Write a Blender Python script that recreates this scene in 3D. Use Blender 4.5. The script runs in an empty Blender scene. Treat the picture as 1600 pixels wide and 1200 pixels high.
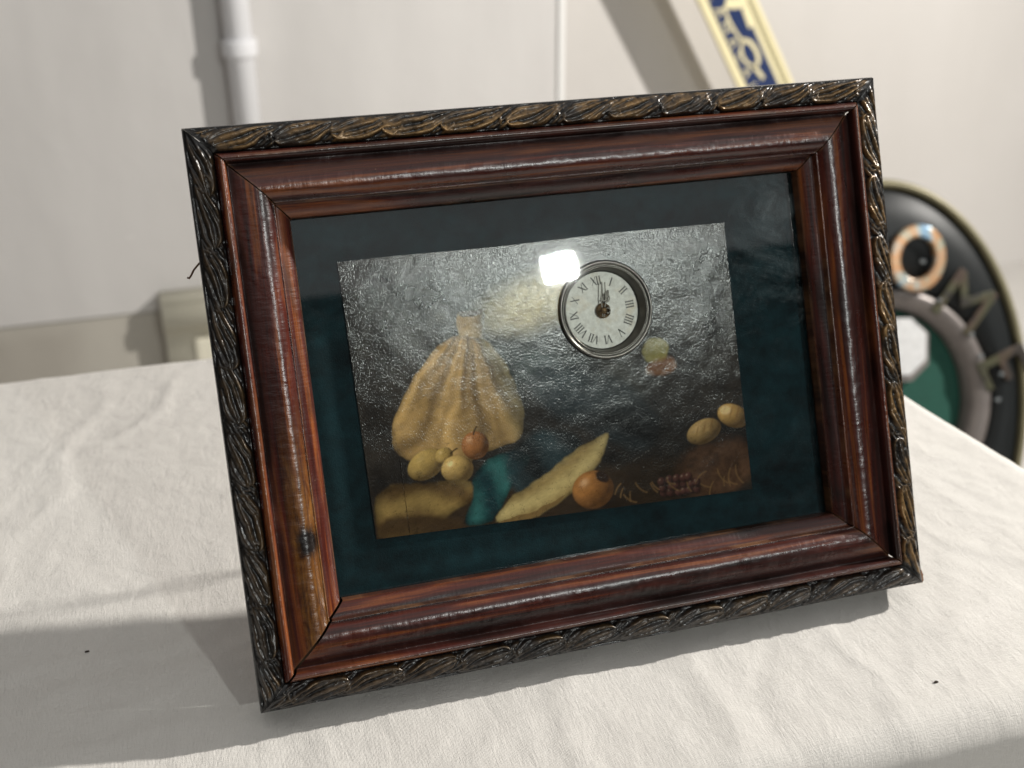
import bpy, bmesh, math, random
import numpy as np
from mathutils import Matrix, Vector
random.seed(4); rng = np.random.default_rng(7)
S = bpy.context.scene; C = S.collection
R = math.radians

# ------------------------------------------------------------------ camera
cam = bpy.data.cameras.new('camera'); co = bpy.data.objects.new('camera', cam); C.objects.link(co)
M = Matrix(((0.95962, 0.13103, -0.24891, -0.15302),
            (-0.28114, 0.41847, -0.86362, -0.39515),
            (-0.009, 0.89873, 0.43841, 0.32945), (0, 0, 0, 1)))
co.matrix_world = M
cam.sensor_width = 36; cam.lens = 1832.7 / 1600 * 36; cam.clip_start = 0.02; cam.clip_end = 50
cam.dof.use_dof = True; cam.dof.focus_distance = 0.475; cam.dof.aperture_fstop = 10.0
S.camera = co

# ------------------------------------------------------------------ light
W = bpy.data.worlds.new('World'); S.world = W; W.use_nodes = True
W.node_tree.nodes['Background'].inputs[0].default_value = (1.0, 0.97, 0.92, 1)
W.node_tree.nodes['Background'].inputs[1].default_value = 0.03

def lamp(name, kind, loc, power, col, target=None, **kw):
    l = bpy.data.lights.new(name, kind); o = bpy.data.objects.new(name, l); C.objects.link(o)
    l.energy = power; l.color = col; o.location = loc
    for k, v in kw.items(): setattr(l, k, v)
    if target is not None:
        o.rotation_euler = (Vector(target) - Vector(loc)).to_track_quat('-Z', 'Y').to_euler()
    return o
# small warm lamp low on the right, almost in the plane of the frame: hard long shadows to the left
lamp('key_lamp', 'SPOT', (1.95, 0.12, 1.16), 258, (1.0, 0.962, 0.905), (0.1, 0.7, 0.0), shadow_soft_size=0.028, spot_size=R(150), spot_blend=0.5)
# square ceiling lamp behind the camera: the white patch mirrored in the glass
lamp('square_ceiling_lamp', 'AREA', (1.19, -3.40, 1.74), 33, (0.97, 1.0, 0.97), (0.1, 0, 0.1), shape='RECTANGLE', size=0.108, size_y=0.080)
# white lit ceiling above the table
lamp('ceiling_light', 'AREA', (0.3, -1.3, 1.78), 26, (1.0, 0.98, 0.965), (0.3, -1.3, 0), shape='RECTANGLE', size=5.4, size_y=4.4)

S.view_settings.view_transform = 'Standard'; S.view_settings.look = 'None'
S.view_settings.exposure = 0.2; S.view_settings.gamma = 1
S.cycles.max_bounces = 8; S.cycles.transparent_max_bounces = 12

# ------------------------------------------------------------------ helpers
def obj(name, me, mat=None, parent=None, loc=None):
    if isinstance(me, bmesh.types.BMesh):
        b = me; me = bpy.data.meshes.new(name); b.to_mesh(me); b.free()
    o = bpy.data.objects.new(name, me); C.objects.link(o)
    if mat is not None and len(me.materials) == 0: me.materials.append(mat)
    if parent is not None: o.parent = parent
    if loc is not None: o.location = loc
    return o
def smooth(o, on=True):
    o.data.polygons.foreach_set('use_smooth', [on] * len(o.data.polygons)); return o
def tag(o, label, cat, group=None):
    o['label'] = label; o['category'] = cat
    if group: o['group'] = group
    return o
def kind(o, k): o['kind'] = k; return o
def empty(name, loc=(0, 0, 0), rot=(0, 0, 0)):
    o = bpy.data.objects.new(name, None); C.objects.link(o); o.location = loc; o.rotation_euler = rot
    o.empty_display_size = 0.02; return o
def mesh(name, V, F):
    me = bpy.data.meshes.new(name); me.from_pydata([tuple(map(float, v)) for v in V], [], F); me.update(); return me
def grid_mesh(name, P, uv=None, keep=None):
    """P: (n, m, 3) array -> quads"""
    n, m = P.shape[:2]
    idx = np.arange(n * m).reshape(n, m)
    F = np.stack([idx[:-1, :-1], idx[1:, :-1], idx[1:, 1:], idx[:-1, 1:]], -1).reshape(-1, 4)
    if keep is not None: F = F[keep[F].all(1)]
    me = bpy.data.meshes.new(name)
    me.vertices.add(n * m); me.vertices.foreach_set('co', P.reshape(-1).astype(np.float32))
    me.loops.add(F.size); me.loops.foreach_set('vertex_index', F.reshape(-1).astype(np.int32))
    me.polygons.add(len(F)); me.polygons.foreach_set('loop_start', np.arange(0, F.size, 4, dtype=np.int32))
    me.polygons.foreach_set('loop_total', np.full(len(F), 4, np.int32))
    me.update(calc_edges=True)
    if uv is not None:
        l = me.uv_layers.new(name='grain'); l.data.foreach_set('uv', uv.reshape(-1, 2)[F.reshape(-1)].reshape(-1).astype(np.float32))
    return me
def attr(me, name, val):
    a = me.attributes.new(name, 'FLOAT', 'POINT'); a.data.foreach_set('value', np.asarray(val, np.float32).reshape(-1))
def colattr(me, name, rgb):
    a = me.attributes.new(name, 'FLOAT_COLOR', 'POINT')
    rgba = np.ones((len(rgb), 4), np.float32); rgba[:, :3] = rgb; a.data.foreach_set('color', rgba.reshape(-1))
def box(b, c, s, rot=None):
    r = bmesh.ops.create_cube(b, size=1); m = Matrix.Translation(c) @ (rot or Matrix()) @ Matrix.Diagonal((*s, 1))
    bmesh.ops.transform(b, matrix=m, verts=r['verts']); return r['verts']
def bevel(b, w, seg=2):
    bmesh.ops.bevel(b, geom=b.edges[:], offset=w, segments=seg, profile=0.6, affect='EDGES')
def lathe(prof, n=96):
    """prof: (r, h) list -> grid around z"""
    a = np.linspace(0, 2 * np.pi, n + 1)
    P = np.zeros((n + 1, len(prof), 3))
    for j, (r, h) in enumerate(prof):
        P[:, j, 0] = r * np.cos(a); P[:, j, 1] = r * np.sin(a); P[:, j, 2] = h
    return P
def tube(pts, r, n=8, cap=True):
    pts = [Vector(p) for p in pts]; V = []; F = []
    for i, p in enumerate(pts):
        t = (pts[min(i + 1, len(pts) - 1)] - pts[max(i - 1, 0)]).normalized()
        u = t.orthogonal().normalized() if i == 0 else (u - t * u.dot(t)).normalized()
        w = t.cross(u); rr = r[i] if hasattr(r, '__len__') else r
        for k in range(n):
            a = 2 * math.pi * k / n; V.append(p + (u * math.cos(a) + w * math.sin(a)) * rr)
    for i in range(len(pts) - 1):
        for k in range(n):
            F.append((i * n + k, i * n + (k + 1) % n, (i + 1) * n + (k + 1) % n, (i + 1) * n + k))
    if cap: F.append(tuple(range(n - 1, -1, -1))); F.append(tuple(range((len(pts) - 1) * n, len(pts) * n)))
    return V, F
def vnoise(x, y, seed=0):
    """smooth value noise on arrays"""
    xi = np.floor(x).astype(np.int64); yi = np.floor(y).astype(np.int64); fx = x - xi; fy = y - yi
    def h(a, b):
        n = (a * 374761393 + b * 668265263 + seed * 974711) & 0x7fffffff
        n = ((n ^ (n >> 13)) * 1274126177) & 0x7fffffff
        return ((n ^ (n >> 16)) & 0xffff) / 65535.0
    fx = fx * fx * (3 - 2 * fx); fy = fy * fy * (3 - 2 * fy)
    return (h(xi, yi) * (1 - fx) + h(xi + 1, yi) * fx) * (1 - fy) + (h(xi, yi + 1) * (1 - fx) + h(xi + 1, yi + 1) * fx) * fy
def fbm(x, y, o=4, seed=0):
    s = 0; a = .5
    for i in range(o): s = s + a * vnoise(x * 2 ** i, y * 2 ** i, seed + i); a *= .5
    return s / (1 - .5 ** o)
def sstep(a, b, x):
    t = np.clip((x - a) / (b - a), 0, 1); return t * t * (3 - 2 * t)

# ------------------------------------------------------------------ materials
class NT:
    def __init__(s, name):
        s.m = bpy.data.materials.new(name); s.m.use_nodes = True; s.t = s.m.node_tree
        s.b = s.t.nodes['Principled BSDF']; s.out = s.t.nodes['Material Output']
    def n(s, typ, ins=None, **kw):
        x = s.t.nodes.new('ShaderNode' + typ)
        for k, v in kw.items(): setattr(x, k, v)
        for k, v in (ins or {}).items(): s.set(x.inputs[k], v)
        return x
    def set(s, sock, v):
        if isinstance(v, bpy.types.NodeSocket): s.t.links.new(v, sock)
        elif isinstance(v, bpy.types.Node): s.t.links.new(v.outputs[0], sock)
        else:
            if isinstance(v, tuple) and len(v) == 3 and sock.type == 'RGBA': v = (*v, 1)
            sock.default_value = v
    def P(s, **kw):
        for k, v in kw.items(): s.set(s.b.inputs[k.replace('_', ' ')], v)
        return s
    def ramp(s, fac, stops, interp='LINEAR'):
        r = s.n('ValToRGB', {0: fac}); e = r.color_ramp.elements; r.color_ramp.interpolation = interp
        while len(e) < len(stops): e.new(0.5)
        for q, (p, c) in zip(e, stops):
            q.position = p; q.color = (*c, 1) if isinstance(c, tuple) else (c, c, c, 1)
        return r.outputs[0]
    def noise(s, vec, scale, detail=4, rough=.55, dist=0):
        return s.n('TexNoise', {'Vector': vec, 'Scale': scale, 'Detail': detail, 'Roughness': rough, 'Distortion': dist}).outputs[0]
    def obc(s): return s.n('TexCoord').outputs['Object']
    def gen(s, scale, src=None): return s.n('Mapping', {0: src or s.obc(), 'Scale': scale}).outputs[0]
    def mix(s, f, a, b, mode='MIX'):
        x = s.n('Mix', data_type='RGBA', blend_type=mode); s.set(x.inputs[0], f); s.set(x.inputs[6], a); s.set(x.inputs[7], b); return x.outputs[2]
    def math(s, op, a, b=0.0, clamp=False):
        x = s.n('Math', operation=op, use_clamp=clamp); s.set(x.inputs[0], a); s.set(x.inputs[1], b); return x.outputs[0]
    def bump(s, h, strength, dist, normal=None):
        x = s.n('Bump', {'Height': h, 'Strength': strength, 'Distance': dist})
        if normal is not None: s.set(x.inputs['Normal'], normal)
        return x.outputs[0]
    def attr(s, name, out='Fac'): return s.n('Attribute', attribute_name=name).outputs[out]

def plain(name, col, rough=.5, metal=0, var=.12, scale=60, bump=.0, **kw):
    t = NT(name); n = t.noise(t.obc(), scale, 5)
    c = t.mix(n, tuple(x * (1 - var) for x in col), tuple(min(1, x * (1 + var)) for x in col))
    t.P(Base_Color=c, Roughness=rough, Metallic=metal, **kw)
    if bump: t.P(Normal=t.bump(t.noise(t.obc(), scale * 4, 5), bump, .001))
    return t.m

def wood_mat(name, seed, amber=False, warm=1.0):
    t = NT(name); uv = t.n('UVMap', uv_map='grain').outputs[0]
    v = t.n('Mapping', {0: uv, 'Location': (seed * 3.7, seed * 11.3, 0)}).outputs[0]
    long1 = t.noise(t.gen((7, 190, 1), v), 1.0, 4, .55, .9)
    fine = t.noise(t.gen((30, 900, 1), v), 1.0, 4, .6, .3)
    blot = t.noise(t.gen((22, 60, 1), v), 1.0, 3, .5, .8)
    base = t.ramp(long1, [(.31, (.005, .0022, .002)), (.40, (.026, .0055, .0045)), (.52, (.060, .0105, .0065)), (.63, (.17, .050, .013)), (.74, (.030, .0055, .0055))])
    if warm != 1.0: base = t.mix(1.0, base, (warm, warm * .95, warm * .8), 'MULTIPLY')
    if amber:
        sep = t.n('SeparateXYZ', {0: uv})
        md = t.math('MULTIPLY', t.n('MapRange', {0: sep.outputs[1], 1: .0190, 2: .0225}, interpolation_type='SMOOTHSTEP').outputs[0], t.math('LESS_THAN', sep.outputs[1], .0315))
        ms = t.n('MapRange', {0: sep.outputs[0], 1: -.015, 2: .045, 3: 0.0, 4: 1.0}, interpolation_type='SMOOTHSTEP').outputs[0]
        fac = t.math('MULTIPLY', md, ms)
        burl = t.noise(t.gen((60, 160, 1), v), 1.0, 5, .65, 2.0)
        amb = t.ramp(burl, [(.3, (.05, .016, .004)), (.5, (.17, .066, .012)), (.7, (.27, .12, .022))])
        base = t.mix(t.math('MULTIPLY', fac, .9), base, amb)
        # the dark knot
        kx = t.n('VectorMath', {0: uv, 1: (0.0502, 0.0268, 0)}, operation='SUBTRACT').outputs[0]
        kl = t.n('VectorMath', {0: t.gen((1, 1.35, 1), kx)}, operation='LENGTH').outputs['Value']
        kw = t.math('ADD', kl, t.math('MULTIPLY', t.math('SUBTRACT', burl, .5), .004))
        base = t.mix(t.ramp(kw, [(.0040, 1.0), (.0062, 0.0)]), base, (.006, .003, .002))
    base = t.mix(t.ramp(fine, [(.35, .55), (.55, 0.0)]), base, (.012, .004, .004))
    base = t.mix(t.ramp(blot, [(.58, 0.0), (.70, .75)]), base, (.010, .005, .004))
    grime_and_shade = t.math('MULTIPLY', t.attr('grime_and_shade'), t.ramp(blot, [(.30, .25), (.60, .85)]))
    base = t.mix(grime_and_shade, base, (.009, .005, .0045))  # dirt in the quirk, and shade painted on the inner reveal
    # worn arrises and chips showing bare wood
    chip = t.noise(t.gen((45, 420, 1), v), 1.0, 5, .7)
    edge = t.attr('arris')
    base = t.mix(t.math('MULTIPLY', edge, t.ramp(chip, [(.46, .12), (.60, .85)])), base, (.22, .11, .05))
    speck = t.noise(t.gen((420, 520, 1), v), 1.0, 1, .5)
    base = t.mix(t.ramp(speck, [(.80, 0.0), (.83, .5)]), base, (.25, .14, .08))
    rough = t.ramp(t.noise(t.gen((60, 140, 1), v), 1.0, 4), [(.3, .20), (.7, .42)])
    crack = t.noise(t.gen((500, 120, 1), v), 1.0, 4, .7)
    h = t.math('ADD', t.math('MULTIPLY', fine, .5), crack)
    rough = t.math('ADD', rough, t.math('MULTIPLY', grime_and_shade, .35), True)
    t.P(Base_Color=base, Roughness=rough, Normal=t.bump(h, .38, .0006), Specular_IOR_Level=t.math('MULTIPLY', t.math('SUBTRACT', 1.0, grime_and_shade), .42))
    t.P(Coat_Weight=t.math('MULTIPLY', t.math('SUBTRACT', 1.0, grime_and_shade), .65), Coat_Roughness=.24, Coat_Normal=t.bump(crack, .25, .0006))
    return t.m

def carve_mat(name, gilt):
    t = NT(name); h = t.attr('relief'); n = t.noise(t.obc(), 420, 5, .65); n2 = t.noise(t.obc(), 75, 3)
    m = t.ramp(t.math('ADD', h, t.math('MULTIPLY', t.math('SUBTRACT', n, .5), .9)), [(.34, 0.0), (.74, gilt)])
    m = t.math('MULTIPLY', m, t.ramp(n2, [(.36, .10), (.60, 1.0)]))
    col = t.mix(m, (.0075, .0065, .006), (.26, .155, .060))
    edge = t.math('MULTIPLY', t.ramp(h, [(.86, 0.0), (.97, 1.0)]), t.ramp(n, [(.42, 0.0), (.6, .7)]))
    col = t.mix(t.math('MULTIPLY', edge, gilt), col, (.50, .33, .15))
    t.P(Base_Color=col, Roughness=t.ramp(n, [(.3, .2), (.7, .42)]), Metallic=t.math('MULTIPLY', m, .45), Coat_Weight=.35, Coat_Roughness=.28,
        Normal=t.bump(n, .25, .0004))
    return t.m

def cloth_mat():
    t = NT('cream_linen'); c = t.n('UVMap', uv_map='grain').outputs[0]
    warp = t.noise(t.gen((2400, 300, 1), c), 1.0, 3, .6, .2)
    weft = t.noise(t.gen((300, 2400, 1), c), 1.0, 3, .6, .2)
    sl1 = t.noise(t.gen((1100, 130, 1), c), 1.0, 2, .5)
    sl2 = t.noise(t.gen((130, 1100, 1), c), 1.0, 2, .5)
    wv = t.n('TexWave', {'Vector': c, 'Scale': 640.0, 'Distortion': 1.2, 'Detail': 2, 'Detail Scale': 3.0}, bands_direction='X').outputs[1]
    wh = t.n('TexWave', {'Vector': c, 'Scale': 640.0, 'Distortion': 1.2, 'Detail': 2, 'Detail Scale': 3.0}, bands_direction='Y').outputs[1]
    th = t.math('ADD', t.math('ADD', warp, weft), t.math('MULTIPLY', t.math('ADD', wv, wh), .35))
    h = t.math('ADD', th, t.math('MULTIPLY', t.math('ADD', sl1, sl2), .9))
    blot = t.noise(t.gen((14, 14, 1), c), 1.0, 5, .6)
    col = t.mix(blot, (.69, .662, .618), (.78, .755, .715))
    col = t.mix(t.ramp(t.math('MULTIPLY', th, .37), [(.36, .20), (.6, 0.0)]), col, (.52, .48, .43))
    crease = t.noise(t.gen((90, 40, 1), c), 1.0, 5, .6, .8)
    crink = t.noise(t.gen((260, 200, 1), c), 1.0, 4, .65, .6)
    n0 = t.bump(crink, .16, .0006, t.bump(crease, .40, .0016))
    t.P(Base_Color=col, Roughness=.9, Specular_IOR_Level=.15, Sheen_Weight=.12, Sheen_Roughness=.5, Normal=t.bump(h, .9, .00020, n0))
    return t.m

def wall_mat(name, a, b):
    t = NT(name); o = t.obc()
    big = t.noise(t.gen((1.5, 1.5, .8), o), 1.0, 4, .55, .5); runs = t.noise(t.gen((9, 9, 1.2), o), 1.0, 3)
    col = t.mix(t.ramp(t.math('ADD', t.math('MULTIPLY', big, .65), t.math('MULTIPLY', runs, .35)), [(.35, 0.0), (.65, 1.0)]), a, b)
    pit = t.noise(o, 45, 2)
    col = t.mix(t.ramp(pit, [(.76, 0.0), (.8, .4)]), col, (.85, .82, .78))
    t.P(Base_Color=col, Roughness=.5, Normal=t.bump(t.noise(o, 25, 5), .3, .004, t.bump(t.noise(t.gen((3, 3, 1.4), o), 1.0, 3), .5, .02)))
    return t.m

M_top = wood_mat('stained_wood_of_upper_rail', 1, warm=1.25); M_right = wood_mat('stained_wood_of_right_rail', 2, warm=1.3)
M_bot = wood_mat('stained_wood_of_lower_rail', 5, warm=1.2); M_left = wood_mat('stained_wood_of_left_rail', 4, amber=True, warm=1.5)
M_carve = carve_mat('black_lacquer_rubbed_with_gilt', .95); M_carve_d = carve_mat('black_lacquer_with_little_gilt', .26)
M_cloth = cloth_mat()
M_wall = wall_mat('cream_painted_plaster', (.575, .555, .538), (.665, .645, .625))
M_bare = wall_mat('bare_plaster_strip', (.45, .42, .37), (.52, .49, .43))
M_cream = plain('cream_gloss_paint', (.80, .76, .62), .35, var=.04, scale=12)
M_pipe = plain('white_gloss_paint', (.78, .78, .80), .3, var=.03, scale=10)
M_black = plain('black_paint', (.012, .011, .011), .4)
M_raw = plain('raw_broken_wood', (.20, .10, .05), .8, var=.4, scale=900, bump=.5)
M_ply = plain('brown_hardboard', (.12, .07, .04), .8, var=.25, scale=300)
M_floor = plain('pale_grey_floor', (.50, .48, .455), .7, var=.15, scale=8)
M_steel = plain('dulled_chrome', (.15, .14, .125), .28, metal=1.0, var=.15, scale=300)
M_brass = plain('tarnished_brass', (.26, .17, .09), .4, metal=1.0, var=.25, scale=500)
M_ink = plain('faded_black_ink', (.13, .125, .12), .6, var=.35, scale=2500)
M_string = plain('brown_string', (.25, .17, .10), .9, var=.3, scale=900)
M_rust = plain('rusty_wire', (.16, .07, .035), .7, var=.4, scale=900)

# ------------------------------------------------------------------ the setting
XC = 0.622; YW = 1.9
b = bmesh.new(); box(b, (0.3, 1.0, -.755), (6, 5.6, .01)); kind(obj('floor', b, M_floor), 'structure')
# left wall with a bare strip where the skirting is gone, rounded outer corner at XC
def wall_left():
    P = []
    prof = [(-1.9, YW), (-.9, YW), (-.3, YW), (.2, YW), (XC - .016, YW)]
    prof += [(XC - .016 + .016 * math.sin(a), YW + .016 - .016 * math.cos(a)) for a in np.linspace(.2, math.pi / 2, 7)]
    prof += [(XC, YW + .14)]
    zs = [-.564, -.4, 0, .6, 1.2, 1.78]
    return np.array([[(x, y, z) for z in zs] for x, y in prof])
o = smooth(obj('wall', grid_mesh('wall', wall_left()), M_wall)); kind(o, 'structure')
b = bmesh.new(); box(b, ((XC - 1.9) / 2, YW + .03, (-.75 - .566) / 2), (XC + 1.9 - .01, .05, .184)); bevel(b, .003, 1)
kind(obj('wall_base_strip', b, M_bare), 'structure')
b = bmesh.new(); box(b, (XC + 1.2, YW + .165, .515), (2.44, .05, 2.53)); kind(obj('wall_recessed', b, wall_mat('warm_painted_plaster', (.515, .492, .468), (.565, .542, .52))), 'structure')
# thin raised bead that finishes the corner
b = bmesh.new(); box(b, (XC - .004, YW - .002, .605), (.0135, .006, 2.34)); bevel(b, .0022, 2)
kind(obj('wall_corner_bead', b, plain('white_corner_paint', (.82, .81, .79), .5, var=.03)), 'structure')

# skirting board: moulded profile extruded along X
sk = empty('skirting_board', (-.222, YW, -.75))
prof = [(0, 0), (-.047, 0), (-.047, .105), (-.043, .112), (-.043, .150), (-.046, .158), (-.056, .163), (-.060, .172), (-.060, .196), (-.055, .203), (-.051, .206), (-.052, .216), (-.048, .226), (0, .226)]
L = XC + .20
P = np.array([[(x, y, z) for (y, z) in prof] for x in (0, L)])
me = grid_mesh('board', P); bm = bmesh.new(); bm.from_mesh(me)
bm.verts.ensure_lookup_table()
n = len(prof)
bm.faces.new([bm.verts[i] for i in range(n)]); bm.faces.new([bm.verts[n + i] for i in range(n - 1, -1, -1)])
bmesh.ops.recalc_face_normals(bm, faces=bm.faces)
obj('board', bm, M_cream, sk)
b = bmesh.new(); box(b, (.055 + .35, -.051, .075), (.70, .010, .125)); bevel(b, .006, 2); obj('raised_panel', b, M_cream, sk)
tag(sk, 'cream moulded skirting board starting beside the bare strip at foot of the wall', 'skirting')

# pipe and collar
pipe = empty('wall_pipe', (-.016, YW - .034, -.75))
b = bmesh.new(); bmesh.ops.create_cone(b, segments=40, radius1=.0255, radius2=.0255, depth=2.5, cap_ends=True); bmesh.ops.translate(b, vec=(0, 0, 1.252), verts=b.verts)
smooth(obj('pipe_tube', b, M_pipe, pipe))
pr = [(.0256, -.016), (.031, -.015), (.032, -.012), (.032, .012), (.031, .015), (.0256, .016)]
smooth(obj('pipe_collar', grid_mesh('pipe_collar', lathe(pr, 40)), M_pipe, pipe, (0, 0, .695)))
b = bmesh.new(); box(b, (-.004, .022, 0), (.05, .022, .022)); bevel(b, .004, 2); obj('wall_bracket', b, M_pipe, pipe, (0, 0, .695))
tag(pipe, 'white painted vertical pipe with a collar clipped to the left wall', 'pipe')

# ------------------------------------------------------------------ table and cloth
# corners of the table top (slightly out of square)
XR0, XR1 = 0.2855, 0.2395        # right edge at front and back
YF, YB = -0.083, 0.352; XL = -0.42
def cloth():
    top = 0.0; rad = .016; drop = .52
    nx, ny = 300, 236
    def axis(lo, hi, n, dropn):
        s = np.linspace(lo, hi, n)
        arc = np.linspace(0, 1, 7)[1:] * (math.pi / 2 * rad)
        fall = arc[-1] + np.cumsum(np.full(dropn, drop / dropn))
        ext = np.concatenate([arc, fall])
        return np.concatenate([lo - ext[::-1], s, hi + ext])
    u = axis(0, 1, 2, 1)
    xs = np.linspace(XL, .2855, nx); ys = np.linspace(YF, YB, ny)
    arcd = np.linspace(0, 1, 8)[1:] * (math.pi / 2 * rad); fall = arcd[-1] + np.cumsum(np.full(26, drop / 26)); ext = np.concatenate([arcd, fall])
    U = np.concatenate([XL - ext[::-1], xs, .2855 + ext]); V = np.concatenate([YF - ext[::-1], ys, YB + ext])
    UU, VV = np.meshgrid(U, V, indexing='ij')
    def fold(d):      # unrolled distance beyond the edge -> (outward, down)
        d = np.maximum(d, 0); a = np.minimum(d / rad, math.pi / 2)
        return rad * np.sin(a), rad * (1 - np.cos(a)) + np.maximum(d - math.pi / 2 * rad, 0)
    dxr = np.maximum(UU - .2855, 0); dxl = np.maximum(XL - UU, 0); dyf = np.maximum(YF - VV, 0); dyb = np.maximum(VV - YB, 0)
    oxr, zr = fold(dxr); oxl, zl = fold(dxl); oyf, zf = fold(dyf); oyb, zb = fold(dyb)
    X = np.clip(UU, XL, .2855) + oxr - oxl; Y = np.clip(VV, YF, YB) - oyf + oyb
    # corners: keep the larger drop, bulge slightly
    Z = -np.maximum.reduce([zr, zl, zf, zb])
    hang = np.clip(-Z / .5, 0, 1)
    # skewed right side
    k = (np.clip(Y, YF, YB) - YF) / (YB - YF)
    X = X - np.clip((UU - .05) / .2355, 0, 1) * (.2855 - XR1) * k
    w = np.zeros_like(X)
    # creases: soft ridges with their own direction
    cr = [(-.24, .02, 14, .10, .0008, .006), (-.19, .03, 8, .12, .0007, .007), (-.27, .10, 80, .14, .0007, .006), (-.235, .24, 78, .10, .0011, .006),
          (-.19, .285, 60, .05, .0016, .005), (-.20, .25, 10, .05, .0010, .006), (-.29, .17, 60, .09, .0008, .006), (-.16, .02, 5, .09, .0010, .005),
          (-.185, -.01, 170, .08, .0008, .005), (-.20, .05, 8, .14, .0008, .006), (.03, -.055, 75, .05, .0012, .006), (.055, -.06, 72, .04, -.0010, .005), (-.03, -.06, 70, .05, .0009, .006),
          (-.08, -.06, 66, .05, -.0008, .007), (.10, -.05, 80, .045, .0006, .005), (.17, -.02, 45, .09, .0006, .006), (.20, .03, 120, .09, .0008, .006), (.19, -.055, 20, .10, .0006, .006),
          (.22, .08, 115, .10, .0008, .005), (.15, -.035, 10, .08, .0006, .005), (.21, -.04, 60, .08, .0006, .005), (-.14, -.065, 80, .05, .0009, .006), (.0, -.03, 15, .09, .0005, .006)]
    for cx, cy, ang, ln, hgt, wd in cr:
        a = R(ang); dx = UU - cx; dy = VV - cy; s = dx * math.cos(a) + dy * math.sin(a); t = -dx * math.sin(a) + dy * math.cos(a)
        t = t + .006 * np.sin(s * 60 + cx * 90) + .004 * (fbm(UU * 40, VV * 40, 3, 5) - .5)
        w += hgt * np.exp(-(t / wd) ** 2) * np.exp(-(s / ln) ** 4)
    w *= .6
    w += .0018 * (fbm(UU * 9, VV * 9, 3, 1) - .5) + .0013 * (fbm(UU * 34 + VV * 9, VV * 26, 4, 9) - .5) + .0005 * (fbm(UU * 120, VV * 100, 3, 12) - .5)
    # long hanging folds on the sides
    ph = np.where(dyf + dyb > dxr + dxl, UU, VV)
    amp = .012 * sstep(.02, .4, hang * .5)
    bul = amp * np.sin(ph * 46 + 2 * np.sin(ph * 11)) + .2 * w
    Z = Z + w * (1 - sstep(0, .06, hang)); Z -= .0012
    front = (dyf > 0); back = (dyb > 0); right = (dxr > 0); left = (dxl > 0)
    Y = Y - np.where(front, np.abs(bul) + w * .6, 0) + np.where(back, np.abs(bul), 0); X = X + np.where(right, np.abs(bul), 0) - np.where(left, np.abs(bul), 0)
    # flatten a little under the frame's feet
    return np.stack([X, Y, Z], -1), np.stack([UU, VV], -1)
P, UVc = cloth()
tc = smooth(obj('tablecloth', grid_mesh('tablecloth', P, UVc), M_cloth))
tag(tc, 'cream linen tablecloth, creased, spread over the table under the framed clock', 'tablecloth')
tb = empty('table', (-.08, .135, -.75))
b = bmesh.new(); box(b, (0, 0, .728), (.62, .40, .022)); bevel(b, .003, 1); obj('tabletop', b, M_ply, tb)
for sx in (-1, 1):
    for sy in (-1, 1):
        b = bmesh.new(); box(b, (sx * .26, sy * .16, .3585), (.04, .04, .717)); obj('leg', b, M_ply, tb)
tag(tb, 'small wooden table hidden under the cream cloth', 'table')
# crumbs on the cloth
def crumb(x, y, s, label):
    b = bmesh.new(); bmesh.ops.create_icosphere(b, subdivisions=2, radius=s * .85)
    for v in b.verts: v.co = Vector((v.co.x * 1.6, v.co.y * .9, v.co.z * .7)) * (1 + random.uniform(-.3, .3))
    o = obj('crumb', b, M_rust_dark, None, (x, y, 0)); tag(o, label, 'crumb'); return o
M_rust_dark = plain('dark_brown_crumb', (.03, .018, .012), .9, var=.4, scale=2000)
def cloth_z(x, y):
    d = (P[..., 0] - x) ** 2 + (P[..., 1] - y) ** 2; return P[..., 2].reshape(-1)[d.reshape(-1).argmin()]
for x, y, s, l in ((-.2195, .0541, .0007, 'tiny dark crumb on the shaded cloth left of the frame'), (.1243, -.0719, .0008, 'tiny dark crumb on the sunny cloth near the front edge')):
    c = crumb(x, y, s, l.replace('sunny', 'brightly lit')); c.location.z = cloth_z(x, y) + s * .4

# ------------------------------------------------------------------ the framed clock
WF, HF, T = 0.300, 0.2308, 0.022
LEAN = 23.02
frame = empty('framed_clock', (0, 0, .0004), (R(90 - LEAN), 0, 0))
tag(frame, 'dark wooden picture frame with carved black and gilt edge round a glazed picture with clock', 'picture frame')
def fl(x, y, h): return np.array([x, y + HF / 2, h + T])       # frame coordinates -> local
SIDES = {'top': ((1, 0), (0, -1), WF, HF), 'bottom': ((-1, 0), (0, 1), WF, HF), 'left': ((0, 1), (1, 0), HF, WF), 'right': ((0, -1), (-1, 0), HF, WF)}
def side_grid(side, prof_fn, d, ns, s_gap=0.00015, hf=None, open_end=0.0):
    """points over (s, d); mitred ends; hf(s, d) adds height and prof_fn(d) gives it"""
    a, bdir, Ls, Lo = SIDES[side]; a = np.array(a, float); bdir = np.array(bdir, float)
    half = Ls / 2 - d - s_gap
    t = np.linspace(-1, 1, ns)[:, None]
    s = t * half[None, :]; s = np.where(s > 0, s * (1 - open_end / half[None, :]), s); D = np.broadcast_to(d[None, :], s.shape)
    Hh = prof_fn[None, :] + (hf(s, D) if hf is not None else 0)
    x = a[0] * s + bdir[0] * (D - Lo / 2); y = a[1] * s + bdir[1] * (D - Lo / 2)
    Pp = np.stack([x, y + HF / 2, Hh + T], -1)
    return Pp, s, D
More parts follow.
